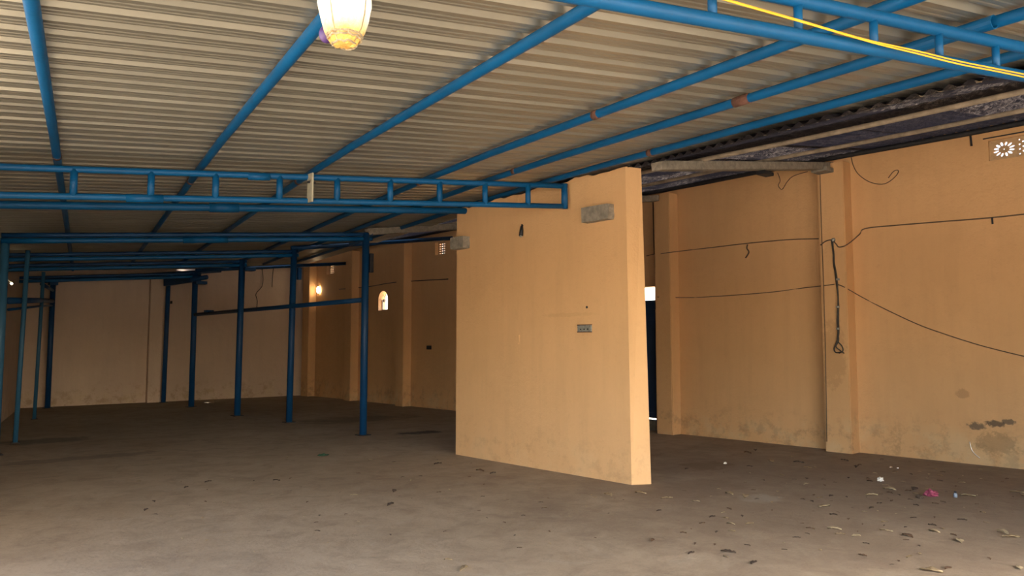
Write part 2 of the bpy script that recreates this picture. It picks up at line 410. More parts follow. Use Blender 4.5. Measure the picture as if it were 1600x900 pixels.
# ------------------------------------------------------------------ trusses
def tline(P, L0, L1, off, n=8):
    pts = []
    for i in range(n+1):
        t = L0+(L1-L0)*i/n; X, Y = P[0]+AH.x*t, P[1]+AH.y*t; pts.append(Vector((X, Y, sheet_z(X, Y)-off)))
    return pts
def on_truss(px, py, P):  # distance along a truss of the point seen at px
    w = onplane(px, py, (P[0], P[1], 0), (AH.y, -AH.x, 0)); return (w.x-P[0])*AH.x+(w.y-P[1])*AH.y, w
def truss(P, L0, L1, o1, o2, r1, r2, struts, rs, lab, mat, endstrut=False, sleeves=()):
    rt = root('roof_truss', (P[0], P[1], sheet_z(*P)-o2), lab, 'truss', 'blue pipe roof trusses')
    for nm, off, r in (('top_chord', o1, r1), ('bottom_chord', o2, r2)):
        bm = bmesh.new(); tube(bm, tline(P, L0, L1, off), r, 14); link(nm, bm, mat, rt, True, loc=rt.location)
    for t in struts:
        X, Y = P[0]+AH.x*t, P[1]+AH.y*t; z = sheet_z(X, Y)
        bm = bmesh.new(); tube(bm, [(X, Y, z-o1), (X, Y, z-o2)], rs, 12); link('strut', bm, mat, rt, True, loc=rt.location)
    if endstrut:
        X, Y = P[0]+AH.x*(L1-.02), P[1]+AH.y*(L1-.02); z = sheet_z(X, Y)
        bm = bmesh.new(); tube(bm, [(X-.0, Y, z-o1+.03), (X+.0, Y, z-o2-.03)], rs*1.25, 12)
        tag(link('strut', bm, m_blue2, rt, True, loc=rt.location), 'chipped end strut')
    for t, ln, off in sleeves:
        a, b = tline(P, t, t+ln, off, 1); bm = bmesh.new(); tube(bm, [a, b], r2*1.3, 12); link('sleeve', bm, mat, rt, True, loc=rt.location)
    return rt
# near truss
TN = (3.402, 1.706)
sN = [on_truss(px, py, TN)[0] for px, py in ((1113, 12), (1247, 25), (1365, 48), (1467, 65), (1556, 85))]
sp = sN[1]-sN[0]; sN = [sN[0]-3*sp, sN[0]-2*sp, sN[0]-sp] + sN + [sN[-1]+.42, sN[-1]+.86, sN[-1]+1.3]
zb = on_truss(1270, 60, TN)[1]; offN = sheet_z(zb.x, zb.y)-zb.z
truss(TN, -4.5, 3.2, .15, offN, .033, .033, sN, .0205, 'near blue pipe roof truss overhead with the yellow cable running along it', m_blue)
# latticed truss meeting the partition
TA = (6.955, 6.825)
sA = [on_truss(px, 290, TA)[0] for px in (115, 236, 337, 437, 527, 610, 687, 758, 825)]
sA = [sA[0]-1.75, sA[0]-.88] + sA
truss(TA, -8.0, 0, .15, .41, .032, .032, sA, .034, 'long latticed blue truss ending in front of the ochre partition', m_blue, True,
      sleeves=[(on_truss(215, 298, TA)[0]-.1, .33, .415), (on_truss(400, 275, TA)[0]-.08, .22, .16)])
# single pipe beam behind it
rt = root('pipe_beam', (6.98, 8.98, 3.62), 'blue pipe beam ending over the left edge of the partition, with a sleeve', 'beam')
bm = bmesh.new(); tube(bm, tline((7.1, 8.98), -9.0, 0, .195), .047, 14); link('pipe', bm, m_blue, rt, True, loc=rt.location)
t0 = on_truss(327, 328, (7.1, 8.98))[0]; t1 = on_truss(373, 328, (7.1, 8.98))[0]
a, b = tline((7.1, 8.98), t0, t1, .195, 1); bm = bmesh.new(); tube(bm, [a, b], .06, 14); link('sleeve', bm, m_blue, rt, True, loc=rt.location)
# deeper frames carried by the posts
def frame(P, Lft, o, r, lab, sleeve=None):
    rt = root('pipe_beam', (P[0], P[1], sheet_z(*P)-o), lab, 'beam', 'blue beams carried by the posts')
    bm = bmesh.new(); tube(bm, tline(P, -Lft, .12, o), r, 12); link('lower_pipe', bm, m_blue, rt, True, loc=rt.location)
    bm = bmesh.new(); tube(bm, tline(P, -Lft, .12, o-.085), r*.9, 12); link('upper_pipe', bm, m_post, rt, True, loc=rt.location)
    if sleeve:
        a, b = tline(P, sleeve[0], sleeve[1], o, 1); bm = bmesh.new(); tube(bm, [a, b], r*1.3, 12); link('sleeve', bm, m_blue, rt, True, loc=rt.location)
POSTS = {'A': (7.27, 12.28), 'B': (7.31, 15.36), 'C': (7.10, 17.6), 'D': (7.2, 20.92), 'E': (7.17, 23.2)}
frame(POSTS['A'], 5.6, .27, .042, 'nearest blue beam carried by posts, wide and level under the roof', (-3.1, -2.4))
frame(POSTS['B'], 5.6, .30, .04, 'second blue beam carried by posts, counting from the camera')
frame(POSTS['C'], 5.2, .33, .04, 'third blue beam carried by posts, counting from the camera')
frame(POSTS['D'], 4.2, .38, .04, 'farthest blue beam carried by posts before the back wall')

# ------------------------------------------------------------------ posts
def post(x, y, r, ztop, lab, top=None, mat=m_post, bracket=None):
    rt = root('steel_post', (x, y, 0), lab, 'post', 'steel posts under the roof')
    tx, ty = top if top else (x, y)
    bm = bmesh.new(); tube(bm, [(x, y, -.01), ((x+tx)/2, (y+ty)/2, ztop/2), (tx, ty, ztop)], r, 16)
    link('pole', bm, mat, rt, True, loc=rt.location)
    bm = bmesh.new(); box(bm, (x-r*1.6, y-r*1.6, -.005), (x+r*1.6, y+r*1.6, .012)); link('base_plate', bm, m_dark, rt, loc=rt.location)
    if bracket:
        for (dx, dy, z0, z1, w) in bracket:
            bm = bmesh.new(); box(bm, (tx+dx-w/2, ty+dy-w/2, z0), (tx+dx+w/2, ty+dy+w/2, z1)); bevel(bm, .006)
            link('bracket', bm, m_dark if w < .08 else m_post, rt, loc=rt.location)
    return rt
post(7.27, 12.28, .066, 3.66, 'thickest blue post, nearest of the row standing left of the partition', bracket=[(.09, -.05, 2.95, 3.3, .07)])
post(7.31, 15.36, .066, 3.66, 'second blue post from the partition, flat bracket near its top', (7.34, 15.36), bracket=[(.1, -.06, 3.02, 3.28, .08)])
post(7.10, 17.6, .072, 3.62, 'blue post in the middle of the row, stepped bracket at its head', (7.12, 17.6), bracket=[(.12, -.08, 3.36, 3.44, .26)])
post(7.2, 20.92, .072, 3.55, 'blue post where the cross rail starts, fourth from the partition', bracket=[(.1, -.06, 3.25, 3.33, .3)])
post(7.17, 23.1, .062, 3.72, 'dark blue post standing close to the back wall beside its pilaster', (7.2, 23.1), bracket=[(.08, -.05, 2.82, 2.9, .05)])
post(4.28, 23.0, .065, 3.32, 'dark post in the far left corner by the back wall', bracket=[(.0, .0, 3.2, 3.3, .2)])
m_lpost = blue_paint('pale_blue_post_paint', (.03, .12, .22), .6)  # lighter blue than the other posts
post(1.88, 13.62, .062, 3.22, 'pale blue post at the very left edge of the view', mat=m_lpost)
post(2.37, 15.13, .038, 3.22, 'thin pale post second from the left edge', (2.42, 15.13), mat=m_lpost)
post(3.42, 19.7, .038, 3.25, 'thin pale post third from the left edge', (3.47, 19.7), mat=m_lpost)
# cross rail bolted to four posts
a = Vector((7.20, 20.9, onY(308, 492, 20.9).z)); b = Vector((7.27, 12.32, onY(560, 468, 12.3).z))
bm = bmesh.new(); tube(bm, [a, (a+b)/2, b], .045, 12)
tag(link('cross_rail', bm, m_post, None, True, loc=a), 'blue pipe rail running at shoulder height through the row of posts', 'rail')
bm = bmesh.new(); box(bm, (-.10, -.09, 0), (.10, .09, .05)); bevel(bm, .01)
cc = a.lerp(b, .12); o = link('rail_clamp', bm, m_post); o.location = cc + Vector((0, 0, .035)); tag(o, 'small dark clamp sitting on the cross rail near its far end', 'clamp')
# beam on the far wall between corner posts, its loose end past the post
A0 = Vector((4.05, 22.95, 3.30)); A1 = Vector((8.55, 22.95, 3.86))
A1.z = onY(345, 423, 22.95).z; A1.x = onY(345, 423, 22.95).x; A0.z = onY(60, 439, 22.95).z
bm = bmesh.new(); tube(bm, [A0, (A0+A1)/2, A1], .055, 12, cap=False, hollow=True)
tag(link('pipe_beam', bm, m_post, None, True, loc=A0), 'dark pipe in front of the back wall from corner post past next post', 'beam')
p1 = onY(258, 440, 23.05); p2 = onplane(312, 432, (7.2, 21.2, 0), (0, 1, 0))
bm = bmesh.new(); bar(bm, p1, p2, .10, .26); bevel(bm, .008); tag(link('gusset_beam', bm, m_post, None, False, loc=p1), 'deep dark blue beam slanting between the two farthest right posts', 'beam')
p1 = onY(300, 437, 20.8); p2 = onY(323, 433, 20.3)
bm = bmesh.new(); tube(bm, [p1, p2], .06, 12, cap=False, hollow=True); tag(link('pipe_offcut', bm, m_post, None, True, loc=p1), 'dark pipe stub poking right from the fourth post head', 'pipe')
# rails between the thin left posts
for z0, z1, r, lab in ((2.36, 2.78, .055, 'thick dark rail tying the thin left posts'), (2.22, 2.66, .022, 'thin rail just under the thick rail between the left posts')):
    bm = bmesh.new(); tube(bm, [(2.05, 14.2, z0-.05), (3.45, 19.75, (z0+z1)/2+.05), (4.28, 23.0, z1)], r, 10); o = link('side_rail', bm, m_post, None, True, loc=(2.05, 14.2, z0)); tag(o, lab, 'rail')
bm = bmesh.new(); tube(bm, [(3.45, 19.72, 2.98), (4.28, 23.0, 3.06)], .04, 10); tag(link('side_rail', bm, m_post, None, True, loc=(3.45, 19.72, 2.98)), 'short upper rail between far left corner post and thin post', 'rail')
q = onplane(30, 448, (3.0, 18.6, 0), (0, 1, 0))
bm = bmesh.new(); box(bm, (q.x-.2, q.y-.1, q.z-.10), (q.x+.25, q.y+.12, q.z+.06)); bevel(bm, .02)

# ------------------------------------------------------------------ lean-to beams and pipes
def conc_beam(Y, x0, z0, x1, z1, w, h, lab, mat=m_conc):
    bm = bmesh.new(); bar(bm, (x0, Y, z0), (x1, Y, z1), w, h); bevel(bm, .008)
    return tag(link('rafter_beam', bm, mat, None, False, loc=(x0, Y, z0)), lab, 'beam', 'sloping rafters of the lean-to')
conc_beam(5.60, 7.24, 3.735, 11.62, 4.42, .16, .11, 'near sloping concrete rafter from the partition to the right wall pilaster')
conc_beam(8.9, 7.24, 3.735, 11.62, 4.39, .16, .11, 'second concrete rafter from partition to the pilaster at the blue door')
conc_beam(12.3, 7.30, 3.70, 11.62, 4.36, .16, .12, 'grey concrete rafter on top of the thickest blue post')
bm = bmesh.new(); tube(bm, [(7.30, 15.4, 3.70), (11.6, 15.4, 4.32)], .05, 12); tag(link('rafter_beam', bm, m_post, None, True, loc=(7.3, 15.4, 3.7)), 'dark pipe rafter above the second post from the partition', 'beam')
a = Vector((7.2, 20.9, 3.62)); b = Vector((11.62, 20.55, 4.10))
bm = bmesh.new(); tube(bm, [a, b], .05, 12); tag(link('rafter_beam', bm, m_post, None, True, loc=a), 'thin dark rafter above the far posts in front of the back wall', 'beam')
bm = bmesh.new(); box(bm, (XW-.48, 5.47, 4.28), (XW-.14, 5.72, 4.345)); bevel(bm, .006); tag(link('bearing_block', bm, m_conc, None), 'dark block under the rafter end on the near pilaster', 'block')
bm = bmesh.new(); box(bm, (9.55, 5.53, 3.985), (9.80, 5.66, 4.035)); bevel(bm, .006)
tag(link('bearing_block', bm, m_dark), 'small dark plate under the near concrete rafter', 'block')
for X, z, r, lab, mt in ((8.1, 3.935, .029, 'pale whitewashed pipe under the asbestos, the one farther from the right wall', m_pale), (10.0, 4.270, .029, 'pale whitewashed pipe under the asbestos, the one nearer the right wall', m_pale), (11.58, 4.53, .04, 'dark pipe along the top of the right wall', m_dark)):
    bm = bmesh.new(); tube(bm, [(X, y_, z + .008*math.sin(y_*1.3)) for y_ in [-2.8+.9*k for k in range(30)]], r, 12)
    tag(link('roof_pipe', bm, mt, None, True, loc=(X, 5, z)), lab, 'pipe', 'pipes under the lean-to roof')
# concrete stubs on the partition
def stub(y0, y1, z0, z1, d, lab, sl=-.06):
    bm = bmesh.new(); vs_ = box(bm, (XP-d, y0, z0), (XP+.02, y1, z1))
    for w in bm.verts:
        w.co.z += (w.co.y-y1)*(-sl)*-1 if False else 0
    bmesh.ops.subdivide_edges(bm, edges=bm.edges[:], cuts=3, use_grid_fill=True)
    for w in bm.verts:
        if w.co.y < y0+.02: w.co.y += .05*abs(noise.noise(w.co*13)) + .01
        w.co += Vector((.006*noise.noise(w.co*9), .006*noise.noise(w.co*11), .006*noise.noise(w.co*7)))
    return tag(link('concrete_stub', bm, m_conc, None, False, loc=(XP-d, y0, z0)), lab, 'concrete stub')
a = onX(909, 323, XP-.1); b = onX(953, 346, XP-.1)
stub(b.y, a.y, 3.13, 3.315, .11, 'broken grey concrete stub set into the partition near its top right')
a = onX(706, 371, XP-.1); b = onX(727, 387, XP-.1)
stub(b.y, a.y, b.z, a.z-.01, .13, 'grey concrete stub poking past the left edge of the partition')

# ------------------------------------------------------------------ openings: perforated blocks, door, arch
def jali(name, y0, y1, z0, z1, X, kind, mat, parent):
    """perforated block: rectangle with holes, 3 cm thick"""
    cu = bpy.data.curves.new('tmp', 'CURVE'); cu.dimensions = '2D'; cu.fill_mode = 'BOTH'; cu.extrude = .018
    def poly(pts):
        s = cu.splines.new('POLY'); s.points.add(len(pts)-1); s.use_cyclic_u = True
        for q, (a, b) in zip(s.points, pts): q.co = (a, b, 0, 1)
    w, h = y1-y0, z1-z0
    poly([(0, 0), (w, 0), (w, h), (0, h)])
    cx, cz = w/2, h/2; R_ = min(w, h)/2
    if kind == 'flower':
        for k in range(12):
            t = 2*PI*(k+.5)/12; pts = []
            r0, r1 = R_*.40, R_*(.90 if k % 3 else .86)
            for j in range(10):
                s = 2*PI*j/10; rr = (r0+r1)/2 + (r1-r0)/2*math.cos(s); ww = R_*.105*math.sin(s)
                pts.append((cx + (rr*math.cos(t) - ww*math.sin(t))*w/min(w, h)*.98, cz + (rr*math.sin(t)+ww*math.cos(t))*.98))
            poly(pts)
        poly([(cx+R_*.08*math.cos(t*PI/4), cz+R_*.08*math.sin(t*PI/4)) for t in range(8)])
    elif kind == 'dots':
        for i in range(7):
            for j in range(7):
                if (i+j) % 2: continue
                a, b = w*(.10+.8*i/6), h*(.10+.8*j/6); rr = R_*.105
                poly([(a+rr*math.cos(t*PI/4), b+rr*math.sin(t*PI/4)) for t in range(8)])
    else:
        nx, nz = 4, 5
        for i in range(nx):
            for j in range(nz):
                a, b = w*(.14+.72*i/(nx-1)), h*(.10+.80*j/(nz-1)); rx, rz = w*.082, h*.060
                poly([(a+rx*math.cos(t*PI/4), b+rz*math.sin(t*PI/4)) for t in range(8)])
    ob = bpy.data.objects.new('tmp', cu); COL.objects.link(ob)
    dg = bpy.context.evaluated_depsgraph_get(); me = bpy.data.meshes.new_from_object(ob.evaluated_get(dg))
    bpy.data.objects.remove(ob); me.materials.clear(); me.materials.append(mat)
    o = bpy.data.objects.new(name, me); COL.objects.link(o); o.parent = parent
    o.matrix_local = Matrix.Translation(Vector((X, y0, z0))) @ Matrix(((0, 0, 1, 0), (1, 0, 0, 0), (0, 1, 0, 0), (0, 0, 0, 1)))
    return o
def vent(name, V, cols, X, mat, mol=True):
    rt = bpy.data.objects.new(name, None); COL.objects.link(rt); rt['kind'] = 'structure'
    bm = bmesh.new(); y0, y1, z0, z1 = V; t = .02
    for a, b in (((y0, z0), (y1, z0+t)), ((y0, z1-t), (y1, z1)), ((y0, z0), (y0+t, z1)), ((y1-t, z0), (y1, z1))):
        box(bm, (X-.02, a[0], a[1]), (X+.04, b[0], b[1]))
    link('vent_frame', bm, mat, rt)
    w = (y1-y0-2*t)/len(cols)
    for i, k in enumerate(cols):
        b0 = y1-t-w*(i+1); jali('perforated_block', b0, b0+w, z0+t, z1-t, X, k, mat, rt)
    return rt
w1 = vent('window_1', V1, ['flower', 'dots', 'flower', 'dots', 'flower', 'dots'], XW+.05, m_jali)
bm = bmesh.new(); box(bm, (XW-.012, V1[0]-.02, V1[3]+.03), (XW+.005, V1[1]+.06, V1[3]+.045)); link('cornice_line', bm, m_dark, w1)
vent('window_2', V3, ['grid'], XW+.13, m_jali); vent('window_3', V4, ['grid'], XW+.13, m_jali)
# pieces of old frame and twig in the arched opening
rt = bpy.data.objects.new('window_4', None); COL.objects.link(rt); rt['kind'] = 'structure'
bm = bmesh.new(); box(bm, (XW+.12, yc-ra, ARCH[2]), (XW+.15, yc+ra, ARCH[2]+.03)); box(bm, (XW+.12, yc+ra-.03, ARCH[2]), (XW+.15, yc+ra, zc)); box(bm, (XW+.10, yc+.09, zc-.06), (XW+.16, yc+.16, zc+.02))
link('window_frame', bm, m_jali2, rt)
for k in range(3):
    bm = bmesh.new(); tube(bm, [(XW+.14, yc+.2-.1*k, zc+.16), (XW+.15, yc+.12-.1*k, zc+.05), (XW+.14, yc+.14-.1*k, zc-.1*k-.1)], .008, 6); link('twig', bm, m_conc, rt)
# blue sheet-metal door with the light above it
rt = bpy.data.objects.new('door_1', None); COL.objects.link(rt); rt['kind'] = 'structure'
bm = bmesh.new(); box(bm, (XW+.08, DO[0]+.01, .235), (XW+.12, DO[1]-.01, 2.46)); 
for zz in (.3, .9, 1.5, 2.1): box(bm, (XW+.06, DO[0]+.01, zz), (XW+.08, DO[1]-.01, zz+.04))
link('door_panel', bm, m_door, rt)
bm = bmesh.new()
for a, b in (((DO[0], 2.44), (DO[1], 2.48)),): box(bm, (XW+.04, a[0], a[1]), (XW+.14, b[0], b[1]))
box(bm, (XW+.04, DO[0], 0), (XW+.14, DO[0]+.04, 2.46)); box(bm, (XW+.04, DO[1]-.04, 0), (XW+.14, DO[1], 2.46))
link('door_frame', bm, m_door, rt)
bm = bmesh.new(); box(bm, (XW+.04, DO[0]+.04, 0), (XW+.14, DO[1]-.04, .205)); link('threshold', bm, m_conc, rt)
bm = bmesh.new(); box(bm, (XW-.04, DO[0]-.02, 2.30), (XW+.05, DO[0]+.06, 2.46)); bevel(bm, .01); link('bolt_case', bm, m_door, rt)

# ------------------------------------------------------------------ lamps
m_glow = simple('warm_bulb', (1, .9, .7), .4, 0, 0, 5, (1.0, .80, .50), 14)
m_ring = simple('lamp_ring', (.85, .8, .7), .4, 0, .1, 5)
q = onX(488.5, 452, XW-.05)
q = Vector((XW-.06, 22.62, onX(488.5, 452, XW).z-.05))
rt = root('wall_lamp', q, 'small glowing oval lamp on the far right wall beside the corner pilaster', 'lamp')
bm = bmesh.new(); bmesh.ops.create_uvsphere(bm, u_segments=16, v_segments=10, radius=1)
for w in bm.verts: w.co = Vector((w.co.x*.035, w.co.y*.07, w.co.z*.10)) + q
link('bulb', bm, m_glow, rt, True, loc=q)
bm = bmesh.new(); pts = [q + Vector((.02, .085*math.cos(t*PI/8), .12*math.sin(t*PI/8))) for t in range(17)]; tube(bm, pts, .012, 8, cap=False); link('rim', bm, m_ring, rt, True, loc=q)
bm = bmesh.new(); box(bm, (q.x+.03, q.y-.03, q.z-.04), (XW, q.y+.03, q.z+.04)); link('mount', bm, m_ring, rt, loc=q)

q = onplane(18, 443, (0, 17.5, 0), (0, 1, 0))
rt = root('bulb_lamp', q, 'tiny bright bulb under the roof by the left wall', 'lamp')
bm = bmesh.new(); bmesh.ops.create_uvsphere(bm, u_segments=12, v_segments=8, radius=.022, matrix=Matrix.Translation(q)); link('bulb', bm, m_glow, rt, True, loc=q)
bm = bmesh.new(); tube(bm, [q+Vector((0, 0, .02)), q+Vector((-.12, 0, .12)), q+Vector((-.22, 0, .16)), (q.x-.24, q.y, sheet_z(q.x, q.y)-.02)], .012, 8); link('arm', bm, m_box, rt, True, loc=q)

# hanging lamp close to the camera
m_shade, nt, p = new_mat('glowing_crinkled_cover'); v = coords(nt)
s = N(nt, 'ShaderNodeSeparateXYZ'); L(nt, v, s.inputs[0])
n = noise_n(nt, v, 34, 6, .7, .4)
hh = math_n(nt, 'ADD', s.outputs['Z'], math_n(nt, 'MULTIPLY', math_n(nt, 'SUBTRACT', n, .5), .05))
g_ = ramp(nt, math_n(nt, 'ADD', math_n(nt, 'MULTIPLY', hh, 4.0), .5), [(.0, (.75, .42, .10)), (.10, (.95, .72, .36)), (.24, (1.0, .95, .80)), (1.0, (1, .99, .95))])
L(nt, g_, p.inputs['Base Color']); L(nt, g_, p.inputs['Emission Color'])
st = ramp(nt, math_n(nt, 'ADD', math_n(nt, 'MULTIPLY', hh, 4.0), .5), [(.0, .25), (.12, .5), (.28, 1.0)])
blob = ellipse(nt, v, (-CF.x*.06, -CF.y*.06, .03), (.062, .062, .105), .9, n, .25, 'XYZ')
L(nt, math_n(nt, 'ADD', math_n(nt, 'MULTIPLY', st, math_n(nt, 'ADD', .06, math_n(nt, 'MULTIPLY', n, .22))), math_n(nt, 'MULTIPLY', blob, .55)), p.inputs['Emission Strength']); p.inputs['Roughness'].default_value = .35
bump(nt, p, noise_n(nt, v, 30, 6, .7), .9, .02)
m_foil = simple('crinkled_foil', (.85, .72, .50), .3, .8, .5, 50, bmp=1.0)
m_purple = simple('purple_plastic', (.07, .03, .16), .4, 0, .2, 20)
lc = CC + ray(539.5, -8)/FPX*2.2
rt = root('hanging_lamp', lc, 'glowing cream lamp wrapped in crinkled plastic, hanging close overhead at the top edge', 'lamp')
prof = [(.0, -.152), (.024, -.150), (.036, -.143), (.045, -.128), (.056, -.105), (.068, -.07), (.0735, -.03), (.0755, .01), (.072, .05), (.062, .085), (.045, .115), (.026, .135), (.020, .16), (0, .162)]
def lathe(bm, prof, c, n=40, wob=0):
    rings = []
    for i, (r, z) in enumerate(prof):
        if r == 0: rings.append([bm.verts.new(c+Vector((0, 0, z)))]); continue
        rg = []
        for k in range(n):
            t = 2*PI*k/n; rr = r*(1+wob*noise.noise(Vector((math.cos(t)*2.2, math.sin(t)*2.2, z*22))))
            rg.append(bm.verts.new(c + Vector((rr*math.cos(t), rr*math.sin(t), z + wob*.08*noise.noise(Vector((t*3, z*30, 1)))))))
        rings.append(rg)
    for a, b in zip(rings, rings[1:]):
        if len(a) == 1: [bm.faces.new((a[0], b[(k+1) % n], b[k])) for k in range(n)]
        elif len(b) == 1: [bm.faces.new((a[k], a[(k+1) % n], b[0])) for k in range(n)]
        else: [bm.faces.new((a[k], a[(k+1) % n], b[(k+1) % n], b[k])) for k in range(n)]
bm = bmesh.new(); lathe(bm, prof, lc, 48, .10); link('lamp_shade', bm, m_shade, rt, True, loc=lc)
bm = bmesh.new()
for zz, r0 in ((-.122, .0495), (-.130, .046), (-.146, .034)):
    pts = []
    for t in range(25):
        a = t*2*PI/24; rr = r0*(1+.06*noise.noise(Vector((a*2.2, zz*90, 0)))); pts.append(lc+Vector((rr*math.cos(a), rr*math.sin(a), zz+.006*noise.noise(Vector((a*3, 5, zz*50))))))
    tube(bm, pts, .0036, 6, cap=False)
for a0 in (0.3, 2.0, 3.6, 5.1):
    pts = []
    for (r, z) in prof[2:10]:
        a = a0+.15*noise.noise(Vector((z*15, a0, 0))); pts.append(lc+Vector(((r+.001)*math.cos(a), (r+.001)*math.sin(a), z)))
    tube(bm, pts, .0018, 5)
tag(link('foil_rim', bm, m_foil, rt, True, loc=lc), 'crumpled shiny band round the bottom')
bm = bmesh.new(); bmesh.ops.create_uvsphere(bm, u_segments=18, v_segments=12, radius=1)
pc = lc - CR*.058 + CF*.03 + Vector((0, 0, -.106))
for w in bm.verts: w.co = pc + Vector((w.co.x*.023, w.co.y*.023, w.co.z*.026))
tag(link('balloon_scrap', bm, m_purple, rt, True, loc=lc), 'purple scrap behind the shade')
bm = bmesh.new(); zt = sheet_z(lc.x, lc.y)-.02
tube(bm, [lc+Vector((0, 0, .155)), lc+Vector((.01, 0, .4)), (lc.x+.02, lc.y, zt)], .004, 8); link('flex', bm, m_cable, rt, True, loc=lc)

# beige board hung on the latticed truss
t, w_ = on_truss(485, 293, TA); w_ = on_truss(485, 293, (TA[0]-.05*-AH.y, TA[1]-.06))[1]
rt = root('board', w_, 'narrow beige board hanging on the latticed blue truss', 'board')
bm = bmesh.new(); e = Vector((AH.x, AH.y, 0))
z0, z1 = onplane(485, 316, w_, (AH.y, -AH.x, 0)).z, onplane(485, 271, w_, (AH.y, -AH.x, 0)).z
wd = (onplane(493, 293, w_, (AH.y, -AH.x, 0)) - onplane(477, 293, w_, (AH.y, -AH.x, 0))).length
bar(bm, Vector((w_.x, w_.y, z0)), Vector((w_.x, w_.y, z1)), .02, wd); bevel(bm, .003)
for w in bm.verts:
    pass
link('panel', bm, m_plate, rt, loc=w_); rt.rotation_euler = (0, 0, 0)
for k in range(3):
    bm = bmesh.new(); bmesh.ops.create_cube(bm, size=.02, matrix=Matrix.Translation((w_.x + e.x*(-.03+.03*k), w_.y-.022+e.y*(-.03+.03*k), z1-.10+.02*(k % 2))))
    link('screw', bm, m_dark, rt, loc=w_)

# ------------------------------------------------------------------ cables
def cable(pts, r, mat, lab, name='electric_cable', cat='cable', parent=None, n=7, sub=4):
    P = [Vector(q) for q in pts]; out = []
    for i in range(len(P)-1):
        p0, p1, p2, p3 = P[max(i-1, 0)], P[i], P[i+1], P[min(i+2, len(P)-1)]
        for k in range(sub):
            t = k/sub; out.append(.5*((2*p1)+(p2-p0)*t+(2*p0-5*p1+4*p2-p3)*t*t+(3*p1-p0-3*p2+p3)*t**3))
    out.append(P[-1]); bm = bmesh.new(); tube(bm, out, r, n)
    o = link(name, bm, mat, parent, True, loc=(P[0] if parent is None else parent.location))
    if parent is None: tag(o, lab, cat)
    return o
XS = XW-.012; XF = XW-PROT-.012
def wp_(l, X=XS): return [onX(x, y, X) for x, y in l]
cable(wp_([(1010, 400), (1022, 397)]) + wp_([(1034, 396), (1050, 394)], XF) + wp_([(1075, 391), (1110, 387), (1160, 381), (1200, 377), (1240, 374), (1279, 373)]), .008, m_cable2, 'upper thin cable on right wall between the door pilaster and near pilaster')
cable(wp_([(1282, 383), (1290, 377), (1299, 375), (1306, 381), (1311, 386), (1324, 382)], XF) + wp_([(1343, 366), (1352, 357), (1400, 352), (1475, 346), (1550, 340), (1640, 330)]), .009, m_cable2, 'upper cable kinking round the near pilaster and off to the right')
cable(wp_([(1027, 464)], XF) + wp_([(1075, 465), (1120, 463), (1200, 457), (1255, 450)]) + wp_([(1290, 446), (1304, 444)], XF), .007, m_cable2, 'lower thin cable sagging from the door side to the near pilaster')
cable(wp_([(1306, 444), (1318, 448)], XF) + wp_([(1350, 466), (1385, 484), (1430, 505), (1470, 520), (1540, 542), (1640, 566)]), .007, m_cable2, 'lower cable sagging from the near pilaster down to the right edge')
cable(wp_([(1330, 246), (1333, 258), (1341, 272), (1358, 284), (1378, 288), (1392, 282), (1402, 272), (1403, 266), (1396, 268), (1388, 278)]), .006, m_cable2, 'thin loop of wire below the roof right of the near pilaster')
cable(wp_([(1168, 382), (1167, 388), (1170, 394), (1165, 403)]), .012, m_cable2, 'short frayed cable end hanging midway on the far wall bay')
cable(wp_([(1215, 270), (1219, 282), (1216, 290), (1222, 296), (1230, 284), (1240, 275), (1262, 268)]), .006, m_cable2, 'tangled thin wire under the near concrete rafter')
cable(wp_([(1281, 262), (1283, 340), (1287, 450), (1290, 560), (1292, 690)], XF), .006, m_cable2, 'thin wire down the left edge of the near pilaster')
cable(wp_([(1020, 316), (1021, 350), (1022, 397)], XS), .008, m_cable, 'thin vertical wire above the dark blue door')
for px, lab in ((1516, 'small dark hook below the roof left of the perforated vent'),):
    cable(wp_([(px, 210), (px+1, 218), (px+2, 228)]), .014, m_dark, lab, 'wall_hook', 'hook')
P = wp_([(1550, 340), (1551, 350)]); cable(P, .012, m_dark, 'small dark clip under the upper cable near the right edge', 'cable_clip', 'clip')
# cable bundle hanging on the near pilaster
rt = root('cable_bundle', onX(1302, 376, XF), 'bundle of dark cables hanging down the front of the near pilaster', 'cable bundle')
random.seed(5)
for k in range(4):
    j = [(random.uniform(-2, 2), random.uniform(-1, 1)) for _ in range(8)]
    base = [(1299+k*1.2, 376), (1302, 392), (1303, 412), (1307, 436), (1309, 470), (1309, 500), (1310, 520), (1309, 532)]
    tail = [[(1304, 542), (1305, 550), (1312, 551)], [(1306, 541), (1312, 547), (1319, 552)], [(1315, 540), (1317, 548), (1311, 552)], [(1303, 545), (1307, 551), (1317, 549)]][k]
    cable(wp_([(x+dx*.6, y+dy) for (x, y), (dx, dy) in zip(base, j)] + tail, XF-.012*(k % 2)), .009, m_cable, '', 'strand', parent=rt)
for yy in (435, 478, 512):
    bm = bmesh.new(); q = onX(1309, yy, XF-.008); tube(bm, [q, q+Vector((0, 0, -.03))], .026, 10); tag(link('tie', bm, m_box, rt, True, loc=rt.location), 'pale tie')
bm = bmesh.new(); q = onX(1302, 375, XF); bmesh.ops.create_uvsphere(bm, u_segments=12, v_segments=8, radius=.032, matrix=Matrix.Translation(q)); link('insulator', bm, m_box, rt, True, loc=rt.location)
